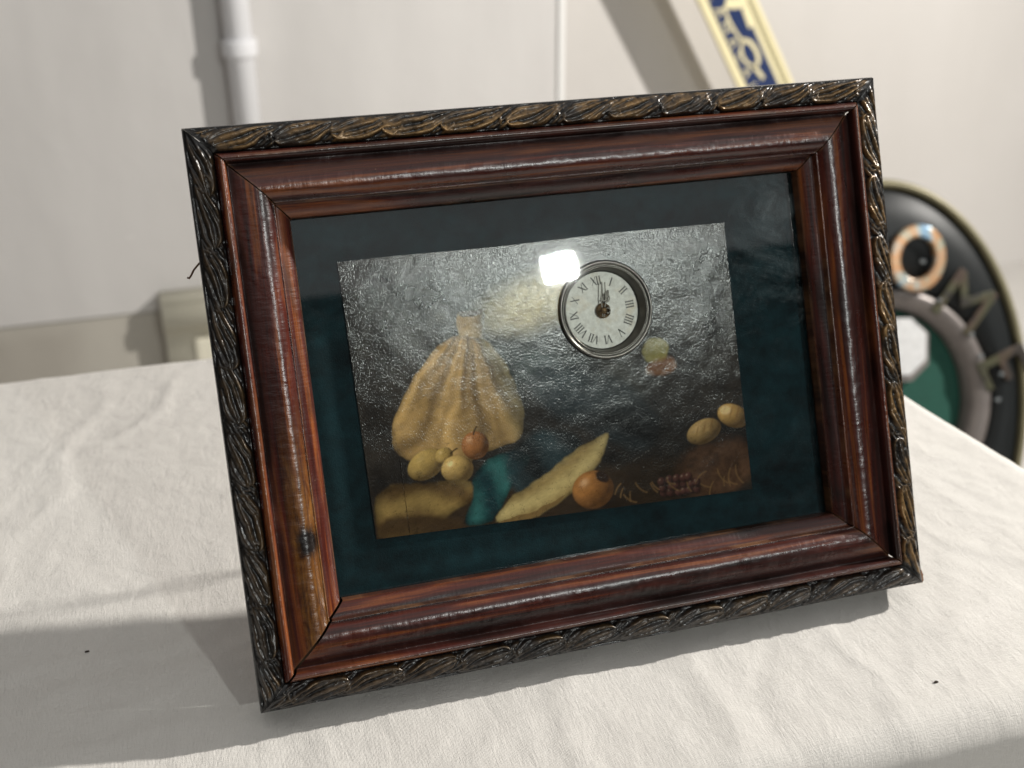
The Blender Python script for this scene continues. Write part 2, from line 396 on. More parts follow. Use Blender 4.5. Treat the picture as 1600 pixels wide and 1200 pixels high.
def spline(pts, n):
    """Catmull-Rom through (d, h) pairs, n points per span"""
    p = np.array(pts, float); q = np.vstack([2 * p[0] - p[1], p, 2 * p[-1] - p[-2]]); out = []
    for i in range(1, len(q) - 2):
        for t in np.linspace(0, 1, n, endpoint=False):
            out.append(.5 * ((2 * q[i]) + (-q[i - 1] + q[i + 1]) * t + (2 * q[i - 1] - 5 * q[i] + 4 * q[i + 1] - q[i + 2]) * t * t + (-q[i - 1] + 3 * q[i] - 3 * q[i + 1] + q[i + 2]) * t ** 3))
    out.append(p[-1]); return np.array(out)
mm = .001
wood_prof = np.vstack([spline([(10.6, 1.0), (10.9, 2.6), (11.8, 5.0), (12.8, 5.9), (13.9, 5.6), (14.7, 4.3)], 4)[:-1],
                       spline([(14.75, 3.2), (14.95, 1.3), (15.6, 1.0), (17.6, 1.5), (20.4, 2.35), (23.2, 3.0), (25.6, 3.2), (27.6, 2.75), (29.2, 1.5), (30.2, .1), (30.6, -.55)], 5)[:-1],
                       spline([(30.65, -.6), (30.9, -.42), (31.2, -.45), (31.4, -.8), (31.45, -1.6)], 3)[:-1], np.array([(31.46, -2.2), (31.5, -3.9)]),
                       spline([(31.6, -4.0), (33.2, -4.5), (35.2, -5.6), (36.8, -7.2), (37.2, -8.0)], 3), np.array([(37.25, -8.4), (37.25, -8.7), (37.26, -13.3)])]) * mm
for side, mat in (('top', M_top), ('right', M_right), ('bottom', M_bot), ('left', M_left)):
    sd = dict(top=1, right=2, bottom=3, left=4)[side]
    d = wood_prof[:, 0]; h = wood_prof[:, 1]
    def wob(s, D, sd=sd):
        return .00028 * (fbm(s * 55 + sd * 9, D * 160, 3, sd) - .5) + .00022 * (fbm(s * 420, D * 300, 3, sd + 20) - .5) * (D < .031)
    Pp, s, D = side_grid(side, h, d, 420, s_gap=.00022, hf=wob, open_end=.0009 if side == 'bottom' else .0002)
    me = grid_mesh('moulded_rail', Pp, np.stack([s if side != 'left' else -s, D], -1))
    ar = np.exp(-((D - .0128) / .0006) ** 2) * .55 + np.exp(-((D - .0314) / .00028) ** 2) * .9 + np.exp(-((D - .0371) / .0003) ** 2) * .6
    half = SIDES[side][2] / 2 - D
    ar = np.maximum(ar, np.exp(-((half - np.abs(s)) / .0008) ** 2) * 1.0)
    attr(me, 'arris', ar); attr(me, 'grime_and_shade', np.maximum(sstep(.0142, .0149, D) * (1 - sstep(.0160, .0205, D)), (D > .03722) * (Pp[..., 2] - T < -.0085) * 1.1))  # dirt band in the quirk; inner reveal blackened as painted lip shadow
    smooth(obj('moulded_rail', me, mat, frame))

def relief(s, D, seed):
    """running leaf carving over the outer band; returns height 0..1"""
    s = s + .0016 * (fbm(s * 130 + seed * 3.1, D * 150, 3, seed + 40) - .5); v = (D - .0055) / .0053 + .35 * (fbm(s * 110, D * 120 + seed, 2, seed + 50) - .5)
    H = np.zeros_like(s); per = .0235
    k = np.floor(s / per).astype(np.int64)
    for dk in (-1, 0, 1):
        kk = k + dk; o5 = kk * 0 + .5
        j1, j2, j3, j4 = [vnoise(kk + .5, o5 + seed + 8 * q, 3 + q) for q in range(4)]
        c = (kk + .5 + (j1 - .5) * .55) * per
        for (o_, ln, lift, tilt) in ((0, .56, 1.0, .80), (.36, .40, .80, 1.25)):      # a long leaf and a shorter one tucked behind it
            x = (s - c - o_ * per) / (per * ln * (.72 + .62 * j2)); xa = np.clip(x, -1, 1)
            y = v + (tilt + .9 * (j3 - .5)) * x * .62 + .22 * x * x + .02 - .30 * (o_ > 0)
            wid = .98 * (.7 + .5 * j4) * np.clip(1 - xa ** 2, 0, 1) ** .5 * (1 - .42 * xa) + 1e-4
            q = y / wid; ins = (np.abs(x) < 1) & (np.abs(q) < 1)
            lip = np.exp(-((q - .74) / .20) ** 2) * .62 * sstep(1.0, .1, x) + np.exp(-((q + .5 + .3 * x) / .16) ** 2) * .25 * sstep(-.9, -.2, x)
            vein = .24 * np.cos(q * (8 + 5 * j1) + 2.6 * x + 6 * j2) * (1 - np.abs(xa)) ** .4
            leaf = lift * (.62 + .38 * sstep(.12, .34, j4)) * (.18 + .30 * np.sqrt(np.clip(1 - q ** 2, 0, 1)) + lip + vein - .12 * xa) * ins
            H = np.maximum(H, leaf)
        for r in range(4):                                   # rolled ridges where one leaf ends
            cx = c + per * (.30 + .07 * r + .05 * j3); xr = (s - cx + v * .0019 + .0007 * np.sin(v * 3 + r)) / .00048
            rid = np.exp(-xr ** 2) * np.clip(1 - ((v - .22 * r + .25) / .62) ** 2, 0, 1) * (.50 + .4 * vnoise(kk * 4 + r + .5, o5 + seed, 9))
            H = np.maximum(H, rid)
    v0 = (D - .0055) / .0054
    H = H * sstep(1.04, .66, np.abs(v0)) + .16 * (fbm(s * 800, D * 800, 3, seed) - .5) * (H > .12)
    return np.clip(H, 0, 1.1)
for side, sd in (('top', 1), ('right', 2), ('bottom', 3), ('left', 4)):
    d = np.concatenate([[.0002, .0002, 0, 0, .0003], np.linspace(.0007, .0104, 34), [.0107, .0108]])
    dome = 1.3 + 1.9 * np.sin(np.clip((np.linspace(.0007, .0104, 34) - .0004) / .0104, 0, 1) * math.pi) ** .7
    dome = dome + np.linspace(0.2, .9, 34)
    h = np.concatenate([[-T + .0002, -.012, -.004, -.0002, .0006], dome * mm, [.0014, -.004]])
    rel = {}
    def hf(s, D, sd=sd):
        r = relief(s, D, sd * 5) * (D > .0005) * (D < .01065)
        ends = sstep(.0003, .004, (SIDES[side][2] / 2 - D) - np.abs(s))
        rel['r'] = r * ends
        return (r - .42) * .0029 * ends * sstep(.0004, .0014, D) * sstep(.01068, .0096, D) + .0003 * (fbm(s * 60, D * 0 + sd, 2, sd) - .5)
    Pp, s, D = side_grid(side, h, d, 640 if side in ('top', 'bottom') else 500, hf=hf)
    me = grid_mesh('carved_edge', Pp, np.stack([s, D], -1)); attr(me, 'relief', rel['r'])
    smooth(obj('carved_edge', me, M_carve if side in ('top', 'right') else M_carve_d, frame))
# splintered corner at lower right, raw wood
b = bmesh.new(); box(b, (WF / 2 - .0016, .0028, T - .0016), (.0042, .0052, .0046)); bmesh.ops.subdivide_edges(b, edges=b.edges[:], cuts=3, use_grid_fill=True)
for v in b.verts: v.co += Vector([random.uniform(-.0005, .0005) for _ in range(3)])
obj('broken_corner', b, M_raw, frame)
b = bmesh.new(); box(b, (0, HF / 2, -.0002), (WF - .004, HF - .004, .0010)); obj('back_panel', b, M_ply, frame)
# mat
wm, hm = WF - 2 * .0362, HF - 2 * .0362
t = NT('dark_teal_velvet'); o3 = t.obc(); n = t.noise(o3, 140, 5, .7); n2 = t.noise(t.gen((25, 60, 1)), 1.0, 3, .5)
c = t.mix(t.ramp(t.math('ADD', t.math('MULTIPLY', n, .5), t.math('MULTIPLY', n2, .5)), [(.35, 0.0), (.7, 1.0)]), (.0012, .0066, .0092), (.0082, .040, .050))
t.P(Base_Color=c, Roughness=.85, Sheen_Weight=.10, Sheen_Tint=(.3, .8, .85), Sheen_Roughness=.4, Specular_IOR_Level=.2, Normal=t.bump(t.noise(o3, 1500, 3), .5, .0004))
nx, ny = 150, 110
gx, gy = np.meshgrid(np.linspace(-wm / 2, wm / 2, nx), np.linspace(-hm / 2, hm / 2, ny), indexing='ij')
edge = np.minimum(wm / 2 - np.abs(gx), hm / 2 - np.abs(gy))
hh = -.0172 + .0013 * sstep(.011, .004, edge) + .0004 * (fbm(gx * 60, gy * 60, 3, 2) - .5)      # raised velvet border round the sunk panel
smooth(obj('velvet_mat', grid_mesh('velvet_mat', np.stack([gx, gy + HF / 2, hh + T], -1), keep=(np.hypot(gx - .018, gy - .0264) > .0185).reshape(-1)), t.m, frame))

# the print: a plain drapery still life in old-master colours
def paint(X, Y):
    """X, Y in mm from the frame's centre -> linear rgb"""
    n1 = fbm(X * .09, Y * .09, 4, 31); n2 = fbm(X * .4, Y * .4, 4, 32); wx = X + 3 * (fbm(X * .12, Y * .12, 3, 41) - .5); wy = Y + 3 * (fbm(X * .12, Y * .12, 3, 42) - .5)
    img = np.zeros(X.shape + (3,)); img[:] = (.020, .015, .012)
    img += (n1 - .45)[..., None] * np.array([.035, .026, .018])
    def over(mask, col):
        m = np.clip(mask, 0, 1)[..., None]; img[:] = img * (1 - m) + np.asarray(col) * m
    def blob(cx, cy, rx, ry, ang=0, soft=.25):
        a = R(ang); dx = wx - cx; dy = wy - cy; u = (dx * math.cos(a) + dy * math.sin(a)) / rx; v = (-dx * math.sin(a) + dy * math.cos(a)) / ry
        r = np.sqrt(u * u + v * v); return sstep(1 + soft, 1 - soft, r), u, v
    def poly(pts, soft=1.0):
        pts = np.array(pts, float); n = len(pts); ins = np.zeros(X.shape, bool); dist = np.full(X.shape, 1e9)
        # round the outline first
        for _ in range(2):
            q = np.empty((2 * len(pts), 2)); nxt = np.roll(pts, -1, 0); q[0::2] = .75 * pts + .25 * nxt; q[1::2] = .25 * pts + .75 * nxt; pts = q
        for i in range(len(pts)):
            a, b_ = pts[i], pts[(i + 1) % len(pts)]; e = b_ - a
            tt = np.clip(((wx - a[0]) * e[0] + (wy - a[1]) * e[1]) / (e @ e + 1e-9), 0, 1)
            dist = np.minimum(dist, np.hypot(wx - a[0] - tt * e[0], wy - a[1] - tt * e[1]))
            cnd = (a[1] > wy) != (b_[1] > wy)
            ins ^= cnd & (wx < (b_[0] - a[0]) * (wy - a[1]) / (b_[1] - a[1] + 1e-12) + a[0])
        sd = np.where(ins, dist, -dist); return sstep(-soft, soft, sd), sd
    def folds(col, dark, ang, freq, seed, amt=1.0):
        a = R(ang); q = X * math.cos(a) + Y * math.sin(a); p = -X * math.sin(a) + Y * math.cos(a)
        f = .5 + .5 * np.sin(q * freq + 2.2 * np.sin(p * .07 + seed) + 2.5 * fbm(X * .07, Y * .07, 3, seed))
        f = np.clip(.5 + (f - .5) * amt + .25 * (n2 - .5), 0, 1)[..., None]
        return np.asarray(dark) * (1 - f) + np.asarray(col) * f
    # pale glow in the dusk behind
    m, u, v = blob(-12, 34, 22, 10, 12, .6); over(m * .9, np.array([.66, .52, .25]) * (.75 + .5 * n2[..., None]))
    m, u, v = blob(20, -6, 12, 9, -30, .8); over(m * .5, (.10, .10, .085))
    m, u, v = blob(-12, 5, 18, 8, -20, .8); over(m * .6, (.015, .05, .05))
    # dark shelf under everything
    m, sd = poly([(-94, -38), (-50, -44), (20, -40), (80, -48), (80, -64), (-94, -64)], 3); over(m, (.035, .020, .010))
    def ball(cx, cy, rx, ry, ang, col, soft=.05, dark=(.03, .012, .004)):
        a = R(ang); dx = X - cx; dy = Y - cy; u = (dx * math.cos(a) + dy * math.sin(a)) / rx; v = (-dx * math.sin(a) + dy * math.cos(a)) / ry
        r = np.sqrt(u * u + v * v); nz = np.sqrt(np.clip(1 - r * r, 0, 1)); nx_, ny_ = dx / rx, dy / ry
        sh = np.exp(-(((X - cx - .35 * rx) / (1.1 * rx)) ** 2 + ((Y - cy + .85 * ry) / (.42 * ry)) ** 2)); over(sh * .75, (.010, .006, .004))
        L_ = np.clip(-.52 * nx_ + .52 * ny_ + .68 * nz, 0, 1); L_ = .10 + .9 * L_ ** 1.2 + .10 * np.clip(nx_ - ny_, 0, 1) * (1 - nz)
        sp = np.clip(-.40 * nx_ + .45 * ny_ + .80 * nz, 0, 1) ** 40 * .25
        c_ = (np.asarray(dark) * (1 - L_[..., None]) + np.asarray(col) * L_[..., None]) * (.86 + .3 * n2[..., None]) + sp[..., None] * np.array([1, .85, .6])
        over(sstep(1 + soft, 1 - soft, r), c_)
    # neck of a golden jar in shade, standing behind the cloth
    m, sd = poly([(-49, 10), (-47, 22), (-49, 30), (-48, 33), (-37, 33), (-36, 30), (-38, 22), (-34, 10)], .6); sh = np.clip(1.0 - np.abs((X + 45) / 9) ** 1.6, .15, 1)[..., None]; over(m, np.array([.42, .25, .075]) * sh)
    m, u, v = blob(-42.5, 32.5, 5.6, 1.4, 0, .2); over(m, (.07, .035, .014))
    # ochre cloth hung from the jar, folds running out from its neck
    m, sd = poly([(-50, 23), (-36, 22), (-29, 8), (-22, -14), (-27, -25), (-44, -27), (-52, -33), (-68, -31), (-83, -24), (-81, -8), (-69, 10), (-58, 20)], .5)
    th = np.arctan2(wx + 43, -(wy - 30)); rad = np.hypot(wx + 43, wy - 30); q = th * 13 + 1.1 * np.sin(rad * .09) + 3.0 * (fbm(X * .045, Y * .045, 3, 77) - .5)
    f = .5 + .5 * np.sin(q); f = np.where(f > .5, f, f ** 1.4) * .62 + .38 * (.5 + .5 * np.sin(2.9 * q + 1.7 + .09 * rad + 4 * n1)); lit = np.clip(.62 - .42 * th + .25 * (f - .5), .18, 1)
    f = np.clip(f * .75 + .25 * lit, 0, 1); ochre = np.array([.66, .40, .145]); pale = np.array([.58, .45, .21]); w_ = sstep(.15, .45, th)[..., None]
    cl = (ochre * (1 - w_) + pale * w_) * (.16 + .84 * (f * (.45 + .55 * lit)))[..., None] + np.array([.02, .006, .001]) * (1 - f)[..., None]
    over(m, cl * np.clip(.55 + sd / 5, .45, 1.0)[..., None])
    # pears and an apple in the hollow of the cloth
    ball(-47, -24, 6.0, 6.0, 0, (.52, .20, .06)); ball(-69, -29, 8.6, 6.0, 24, (.62, .40, .12)); ball(-61, -26.5, 4.0, 3.6, 24, (.62, .40, .12)); ball(-56, -33, 7.0, 6.0, -8, (.66, .42, .14))
    for x0, y0, a in ((-57.5, -25.5, 40), (-47, -18.6, 70)):
        dx = X - x0; dy = Y - y0; s_ = dx * math.cos(R(a)) + dy * math.sin(R(a)); t_ = -dx * math.sin(R(a)) + dy * math.cos(R(a)) + .08 * s_ * s_
        over(np.exp(-(t_ / .4) ** 2) * (np.abs(s_ - 1) < 2.0), (.05, .028, .012))
    # brown wrap lower left
    m, sd = poly([(-93, -35), (-72, -37), (-50, -38), (-46, -46), (-62, -52), (-80, -62), (-94, -60)], .8); over(m, folds((.36, .23, .075), (.13, .072, .024), 68, .42, 8) * np.clip(.4 + sd / 6, .35, 1)[..., None])
    m, sd = poly([(-93, -48), (-70, -50), (-50, -58), (-94, -64)], 1.5); over(m * .9, (.055, .030, .012))
    # teal cloth
    m, sd = poly([(-50, -36), (-36, -28), (-22, -30), (-30, -42), (-40, -54), (-46, -60), (-58, -57), (-50, -48)], .8); over(m, folds((.030, .125, .118), (.006, .030, .036), 40, .33, 4) * np.clip(.4 + sd / 5, .35, 1)[..., None])
    m, sd = poly([(-34, -26), (-10, -20), (4, -30), (-14, -46), (-34, -50)], 2); over(m * .85, folds((.020, .042, .050), (.005, .008, .010), 35, .28, 9))
    m, sd = poly([(-24, 2), (-6, 8), (14, 2), (28, -10), (40, -26), (30, -40), (8, -28), (-10, -18)], 3); over(m * .75, folds((.022, .036, .044), (.006, .008, .010), 55, .22, 14))
    # parchment coloured runner
    m, sd = poly([(-46, -58), (-30, -47), (-16, -40), (0, -31), (14, -25), (10, -36), (4, -44), (-10, -54), (-30, -60)], .6)
    over(m, folds((.60, .45, .19), (.33, .22, .08), 116, .55, 12, .8) * np.clip(.5 + sd / 4, .45, 1)[..., None])
    m, sd = poly([(-44, -58), (-28, -57), (-10, -51), (-11, -53.5), (-30, -60)], .3); over(m, (.22, .13, .045))
    # round clay pot and small loaves
    ball(3, -51, 9.5, 8.4, 0, (.46, .19, .05)); m, u, v = blob(8, -46.5, 3.6, 2.2, -35, .2); over(m, (.025, .011, .006))
    m, u, v = blob(62, -50, 19, 13, 10, .2); over(m * .95, np.array([.105, .050, .025]) * (.55 + .9 * n2[..., None]))
    ball(73, -28, 8, 5.2, -25, (.58, .34, .11)); ball(58, -33, 8.6, 5.4, 15, (.64, .40, .15))
    for x0, y0 in ((55, -32), (58.5, -31.3), (62, -30.4), (72, -26.5), (75, -27.5)):
        over(np.exp(-(((X - x0) - .35 * (Y - y0)) / .5) ** 2 - ((Y - y0) / 2.2) ** 2) * .6, (.22, .10, .03))
    r3 = np.random.default_rng(8)
    for i in range(17): ball(36 + 3.2 * (i % 6) + r3.uniform(-.8, .8), -58 + 2.7 * (i // 6) + r3.uniform(-.6, .6) + .05 * i, 2.0, 2.0, 0, (.16, .06, .045), .12, (.02, .008, .006))
    m, sd = poly([(32, 6), (38, 12), (46, 9), (44, 2), (36, 1)], .8); over(m * .9, (.36, .30, .06))
    m, sd = poly([(33, 1), (46, 4), (50, -4), (36, -5)], 1.2); over(m * .75, (.30, .11, .03))
    # dry twigs along the foot
    r2 = np.random.default_rng(3)
    for i in range(18):
        cx = r2.uniform(14, 74); cy = r2.uniform(-60, -52); a = r2.uniform(0, 3.1); ln = r2.uniform(2, 5)
        dx = X - cx; dy = Y - cy; s_ = dx * math.cos(a) + dy * math.sin(a); t_ = -dx * math.sin(a) + dy * math.cos(a) + .06 * s_ * s_
        over(np.exp(-(t_ / .35) ** 2) * (np.abs(s_) < ln) * .8, (.24, .13, .05))
    br = fbm(X * .35 + Y * .2, Y * 1.6 - X * .5, 3, 66)
    ck = np.abs(fbm(X * .22, Y * .22, 4, 90) - .5); img *= (1 - .45 * np.exp(-(ck / .006) ** 2))[..., None] * (.62 + .76 * fbm(X * .035, Y * .05, 2, 93))[..., None]
    img *= (.78 + .30 * (n2 - .1) + .26 * br)[..., None]
    # bare scuffs and scratches
    for i in range(34):
        cx = r2.uniform(-90, 76); cy = r2.uniform(-55, 30); a = r2.normal(.5, .5); ln = r2.uniform(1, 5) * (1 if i else 8)
        if i == 0: cx, cy, a, ln = 30, -38, .45, 8
        if i > 12: cx = r2.uniform(0, 74)
        dx = X - cx; dy = Y - cy; s_ = dx * math.cos(a) + dy * math.sin(a); t_ = -dx * math.sin(a) + dy * math.cos(a) + .5 * np.sin(s_ * 1.3 + i) * .4
        over(np.exp(-(t_ / .13) ** 2) * (np.abs(s_) < ln) * (vnoise(X * 1.5, Y * 1.5, i) > .5) * .35 * (.3 + (i == 0) + r2.uniform(0, .7)), (.36, .34, .30))
    return np.clip(img, .002, 1)
nx, ny = 520, 360
a_ = np.linspace(-.0945, .0785, nx); t_ = np.linspace(0, 1, ny)
gx = np.repeat(a_[:, None], ny, 1); lo = -.0570 - .0055 * (gx + .0945) / .173; hi = .0591 + .0003 * np.sin(gx * 60)
gy = lo + (hi - lo) * t_[None, :]
gx = gx - .0013 * (gy < 0) * 0 + .0016 * (gy / .06) * -.5 * (gx < -.08)
hh = np.full_like(gx, -.0160) + .0002 * fbm(gx * 90, gy * 90, 3, 3)
me = grid_mesh('picture_print', np.stack([gx, gy + HF / 2, hh + T], -1), keep=(np.hypot(gx - .018, gy - .0264) > .0207).reshape(-1)); colattr(me, 'paint', paint(gx * 1000, gy * 1000).reshape(-1, 3))
t = NT('varnished_canvas_print'); o3 = t.obc()
g1 = t.noise(t.gen((2700, 1100, 1)), 1.0, 1, .5)
t.P(Base_Color=t.attr('paint', 'Color'), Roughness=.15, IOR=1.40, Normal=t.bump(g1, .5, .000122))
smooth(obj('picture_print', me, t.m, frame))

# glass: one thin pane, clear with a real surface reflection, dust, smears and a pale streak on its face
t = NT('picture_glass'); fr_ = t.n('Fresnel', {'IOR': 1.66}); geo = t.n('NewGeometry')
front = t.math('SUBTRACT', 1.0, geo.outputs['Backfacing'])
tr = t.n('BsdfTransparent', {0: (.97, .985, .975)}); gl = t.n('BsdfGlossy', {'Color': (1, 1, 1), 'Roughness': .019})
mx = t.n('MixShader', {0: t.math('MULTIPLY', fr_.outputs[0], front), 1: tr, 2: gl})
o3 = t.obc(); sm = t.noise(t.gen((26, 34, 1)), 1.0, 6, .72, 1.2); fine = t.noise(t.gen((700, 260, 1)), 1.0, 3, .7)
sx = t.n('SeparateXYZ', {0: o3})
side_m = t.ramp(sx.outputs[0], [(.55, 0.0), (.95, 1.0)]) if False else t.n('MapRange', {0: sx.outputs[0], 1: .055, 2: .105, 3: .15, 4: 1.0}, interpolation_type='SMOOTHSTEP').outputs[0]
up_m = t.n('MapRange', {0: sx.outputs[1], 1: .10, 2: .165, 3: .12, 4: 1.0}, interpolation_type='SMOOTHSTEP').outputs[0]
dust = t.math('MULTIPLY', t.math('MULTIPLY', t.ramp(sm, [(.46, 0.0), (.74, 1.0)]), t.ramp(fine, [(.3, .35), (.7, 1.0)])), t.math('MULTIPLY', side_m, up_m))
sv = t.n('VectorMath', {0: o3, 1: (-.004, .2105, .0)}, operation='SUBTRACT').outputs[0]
pale_streak = t.math('MULTIPLY', t.ramp(t.n('VectorMath', {0: t.gen((1, 3.4, 0), sv)}, operation='LENGTH').outputs['Value'], [(.006, 1.0), (.058, 0.0)], 'EASE'), t.ramp(fine, [(.25, .5), (.75, 1.0)]))  # pale elongated streak near the top centre of the pane
dust = t.math('ADD', t.math('MULTIPLY', dust, .26), t.math('MULTIPLY', pale_streak, .07))
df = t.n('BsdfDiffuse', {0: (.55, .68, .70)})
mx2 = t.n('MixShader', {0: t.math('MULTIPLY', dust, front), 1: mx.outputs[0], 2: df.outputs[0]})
t.t.links.new(mx2.outputs[0], t.out.inputs[0])
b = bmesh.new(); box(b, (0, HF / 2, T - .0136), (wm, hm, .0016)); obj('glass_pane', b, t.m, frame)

# the clock let into the print
clk = empty('clock_insert'); clk.parent = frame; clk.location = fl(.0181, .0265, -.0162); clk.rotation_euler = (0, 0, R(5))
pr = [(.0215, 0), (.0217, .0012), (.0214, .0018), (.0208, .0021), (.0202, .0019), (.0199, .0014), (.0193, .0013), (.0190, .0018), (.0186, .0018), (.0183, .0012), (.0178, -.0010), (.0173, -.0042), (.0171, -.0046), (.0168, -.0047)]
smooth(obj('bezel', grid_mesh('bezel', lathe([(r * mm * 1000, h) for r, h in pr], 128)), M_steel, clk))
t = NT('mottled_silver_dial'); n = t.noise(t.obc(), 330, 5, .7); n2 = t.noise(t.obc(), 110, 3, .6)
c = t.mix(t.ramp(n, [(.3, 0.0), (.7, 1.0)]), (.50, .475, .42), (.76, .74, .68)); c = t.mix(t.ramp(n2, [(.52, 0.0), (.72, .55)]), c, (.62, .50, .34))
t.P(Base_Color=c, Roughness=.4, Metallic=.15, Normal=t.bump(n, .2, .0003))
pr = [(1e-5, 0), (.005, 0), (.010, 0), (.015, 0), (.0169, 0)]
dz = -.0043
dial = obj('dial', grid_mesh('dial', lathe(pr, 96)), t.m, clk, (0, 0, dz))
def glyph(b, ch, x0, h):
    w = {'I': .55, 'V': 1.05, 'X': 1.05}[ch] * h * .55; th = .22 * h * .62; tn = th * .45
    def bar(x1, y1, x2, y2, t_):
        d = Vector((x2 - x1, y2 - y1, 0)); L_ = d.length; a = math.atan2(d.y, d.x)
        box(b, ((x1 + x2) / 2, (y1 + y2) / 2, 0), (L_, t_, .00006), Matrix.Rotation(a, 4, 'Z'))
    if ch == 'I':
        c_ = x0 + w / 2; bar(c_, -h / 2, c_, h / 2, th)
        for y in (-h / 2, h / 2): bar(c_ - w * .42, y, c_ + w * .42, y, tn * .7)
    elif ch == 'V': bar(x0, h / 2, x0 + w / 2, -h / 2, th); bar(x0 + w / 2, -h / 2, x0 + w, h / 2, tn)
    else: bar(x0, h / 2, x0 + w, -h / 2, th); bar(x0, -h / 2, x0 + w, h / 2, tn)
    return w
ROM = ['XII', 'I', 'II', 'III', 'IIII', 'V', 'VI', 'VII', 'VIII', 'IX', 'X', 'XI']
for k, rom in enumerate(ROM):
    b = bmesh.new(); h = .0037; x = 0
    tot = sum({'I': .55, 'V': 1.05, 'X': 1.05}[q] * h * .55 + .0001 for q in rom)
    x = -tot / 2
    for q in rom: x += glyph(b, q, x, h) + .0001
    a = -2 * math.pi * k / 12
    bmesh.ops.transform(b, matrix=Matrix.Rotation(a, 4, 'Z') @ Matrix.Translation((0, .0132, .00008)), verts=b.verts)
    obj('numeral', b, M_ink, clk, (0, 0, dz))
# hands: open blade minute hand, shorter spade hour hand, round brass boss
def ring_strip(pts, w, z0, z1):
    V = []; F = []; n = len(pts)
    for i, p in enumerate(pts):
        p = Vector((*p, 0)); q = Vector((*pts[min(i + 1, n - 1)], 0)); r = Vector((*pts[max(i - 1, 0)], 0)); t_ = (q - r).normalized(); nn = Vector((-t_.y, t_.x, 0)) * w / 2
        V += [p + nn + Vector((0, 0, z0)), p - nn + Vector((0, 0, z0)), p - nn + Vector((0, 0, z1)), p + nn + Vector((0, 0, z1))]
    for i in range(n - 1):
        a = 4 * i; c = a + 4
        for k in range(4): F.append((a + k, a + (k + 1) % 4, c + (k + 1) % 4, c + k))
    F.append((0, 3, 2, 1)); F.append(tuple(4 * (n - 1) + k for k in range(4)))
    return V, F
def joined(parts):
    V = []; F = []
    for v, f in parts:
        o_ = len(V); V += list(v); F += [tuple(i + o_ for i in q) for q in f]
    return V, F
V, F = joined([ring_strip([(-.0004, -.003), (-.0006, .001), (-.00105, .004), (-.0008, .0122)], .00042, .0020, .0023),
               ring_strip([(.0004, -.003), (.0006, .001), (.00105, .004), (.0007, .0122)], .00042, .0020, .0023),
               ring_strip([(-.0009, .0042), (.0009, .0042)], .0006, .0020, .0023)])
M_hand = plain('greyed_steel_hands', (.20, .185, .16), .5, metal=.7, var=.2, scale=800)
o = obj('minute_hand', mesh('minute_hand', V, F), M_hand, clk, (0, 0, dz)); o.rotation_euler = (0, 0, R(-11))
lp = [(.0016 * math.sin(a), .0052 + .0016 * math.cos(a)) for a in np.linspace(.3, 2 * math.pi - .3, 14)]
V, F = joined([ring_strip([(0, 0), (0, .0088)], .0008, .0012, .0015), ring_strip([(-.0014, .0060), (-.0006, .0071), (0, .0090)], .0006, .0012, .0015), ring_strip([(.0014, .0060), (.0006, .0071), (0, .0090)], .0006, .0012, .0015), ring_strip(lp, .0005, .0012, .0015)])
o = obj('hour_hand', mesh('hour_hand', V, F), M_hand, clk, (0, 0, dz)); o.rotation_euler = (0, 0, R(-27))
pr = [(1e-5, .0030), (.0008, .0029), (.0014, .0026), (.0016, .0022), (.0016, .0019), (.0029, .0017), (.0033, .0013), (.0034, .0007), (.0032, .0002), (.0028, 0)]
smooth(obj('hand_boss', grid_mesh('hand_boss', lathe(pr, 40)), M_brass, clk, (.0002, -.0003, dz + .0002)))
rp = [(.0018 + .0011 * math.cos(a), -.0006 + .0011 * math.sin(a)) for a in np.linspace(0, 2 * math.pi, 15)]
V, F = ring_strip(rp, .0004, .0024, .0028)
obj('hand_tail', mesh('hand_tail', V, F), M_hand, clk, (0, 0, dz))
b = bmesh.new(); bmesh.ops.create_cone(b, segments=48, radius1=.0210, radius2=.0210, depth=.0008, cap_ends=True); bmesh.ops.translate(b, vec=(0, 0, -.0052), verts=b.verts)
obj('movement_case', b, M_black, clk)

# strut and hanging cord at the back
b = bmesh.new(); box(b, (0, .072, -.010), (.045, .110, .003), Matrix.Rotation(R(-8), 4, 'X')); bevel(b, .001, 1); obj('strut', b, M_ply, frame)
cordP = []
inv = frame.matrix_basis.inverted()
def wl(x, y, z): return Matrix.LocRotScale(frame.location, frame.rotation_euler, None).inverted() @ Vector((x, y, z))
cd = []
for ph in (0, 2.6):
    pts = [wl(.098 + .0022 * math.sin(i * .55 + ph) + .0016 * math.sin(i * .21 + ph * 2), .0965 + .0030 * math.sin(i * .40 + ph) + .0015 * i / 40, .196 - .150 * i / 40) for i in range(41)]
    cd.append(tube(pts, .0007, 6))
V, F = joined(cd); smooth(obj('hanging_cord', mesh('hanging_cord', V, F), M_string, frame))
b = bmesh.new(); bmesh.ops.create_uvsphere(b, u_segments=12, v_segments=8, radius=.0026); obj('cord_knot', b, M_string, frame, wl(.098, .0955, .196))
pts = [wl(-.150 + .0006 * i ** .5 * 0 - .0011 * i, .0655 + .0002 * i, .168 - .0016 * i - .0002 * i * i) for i in range(5)]
V, F = tube([wl(-.1475, .066, .1700), wl(-.1500, .066, .1680), wl(-.1524, .066, .1655), wl(-.1537, .066, .1633), wl(-.1546, .066, .1622), wl(-.1553, .066, .1626)], .00045, 6)
smooth(obj('wire_end', mesh('wire_end', V, F), M_rust, frame))

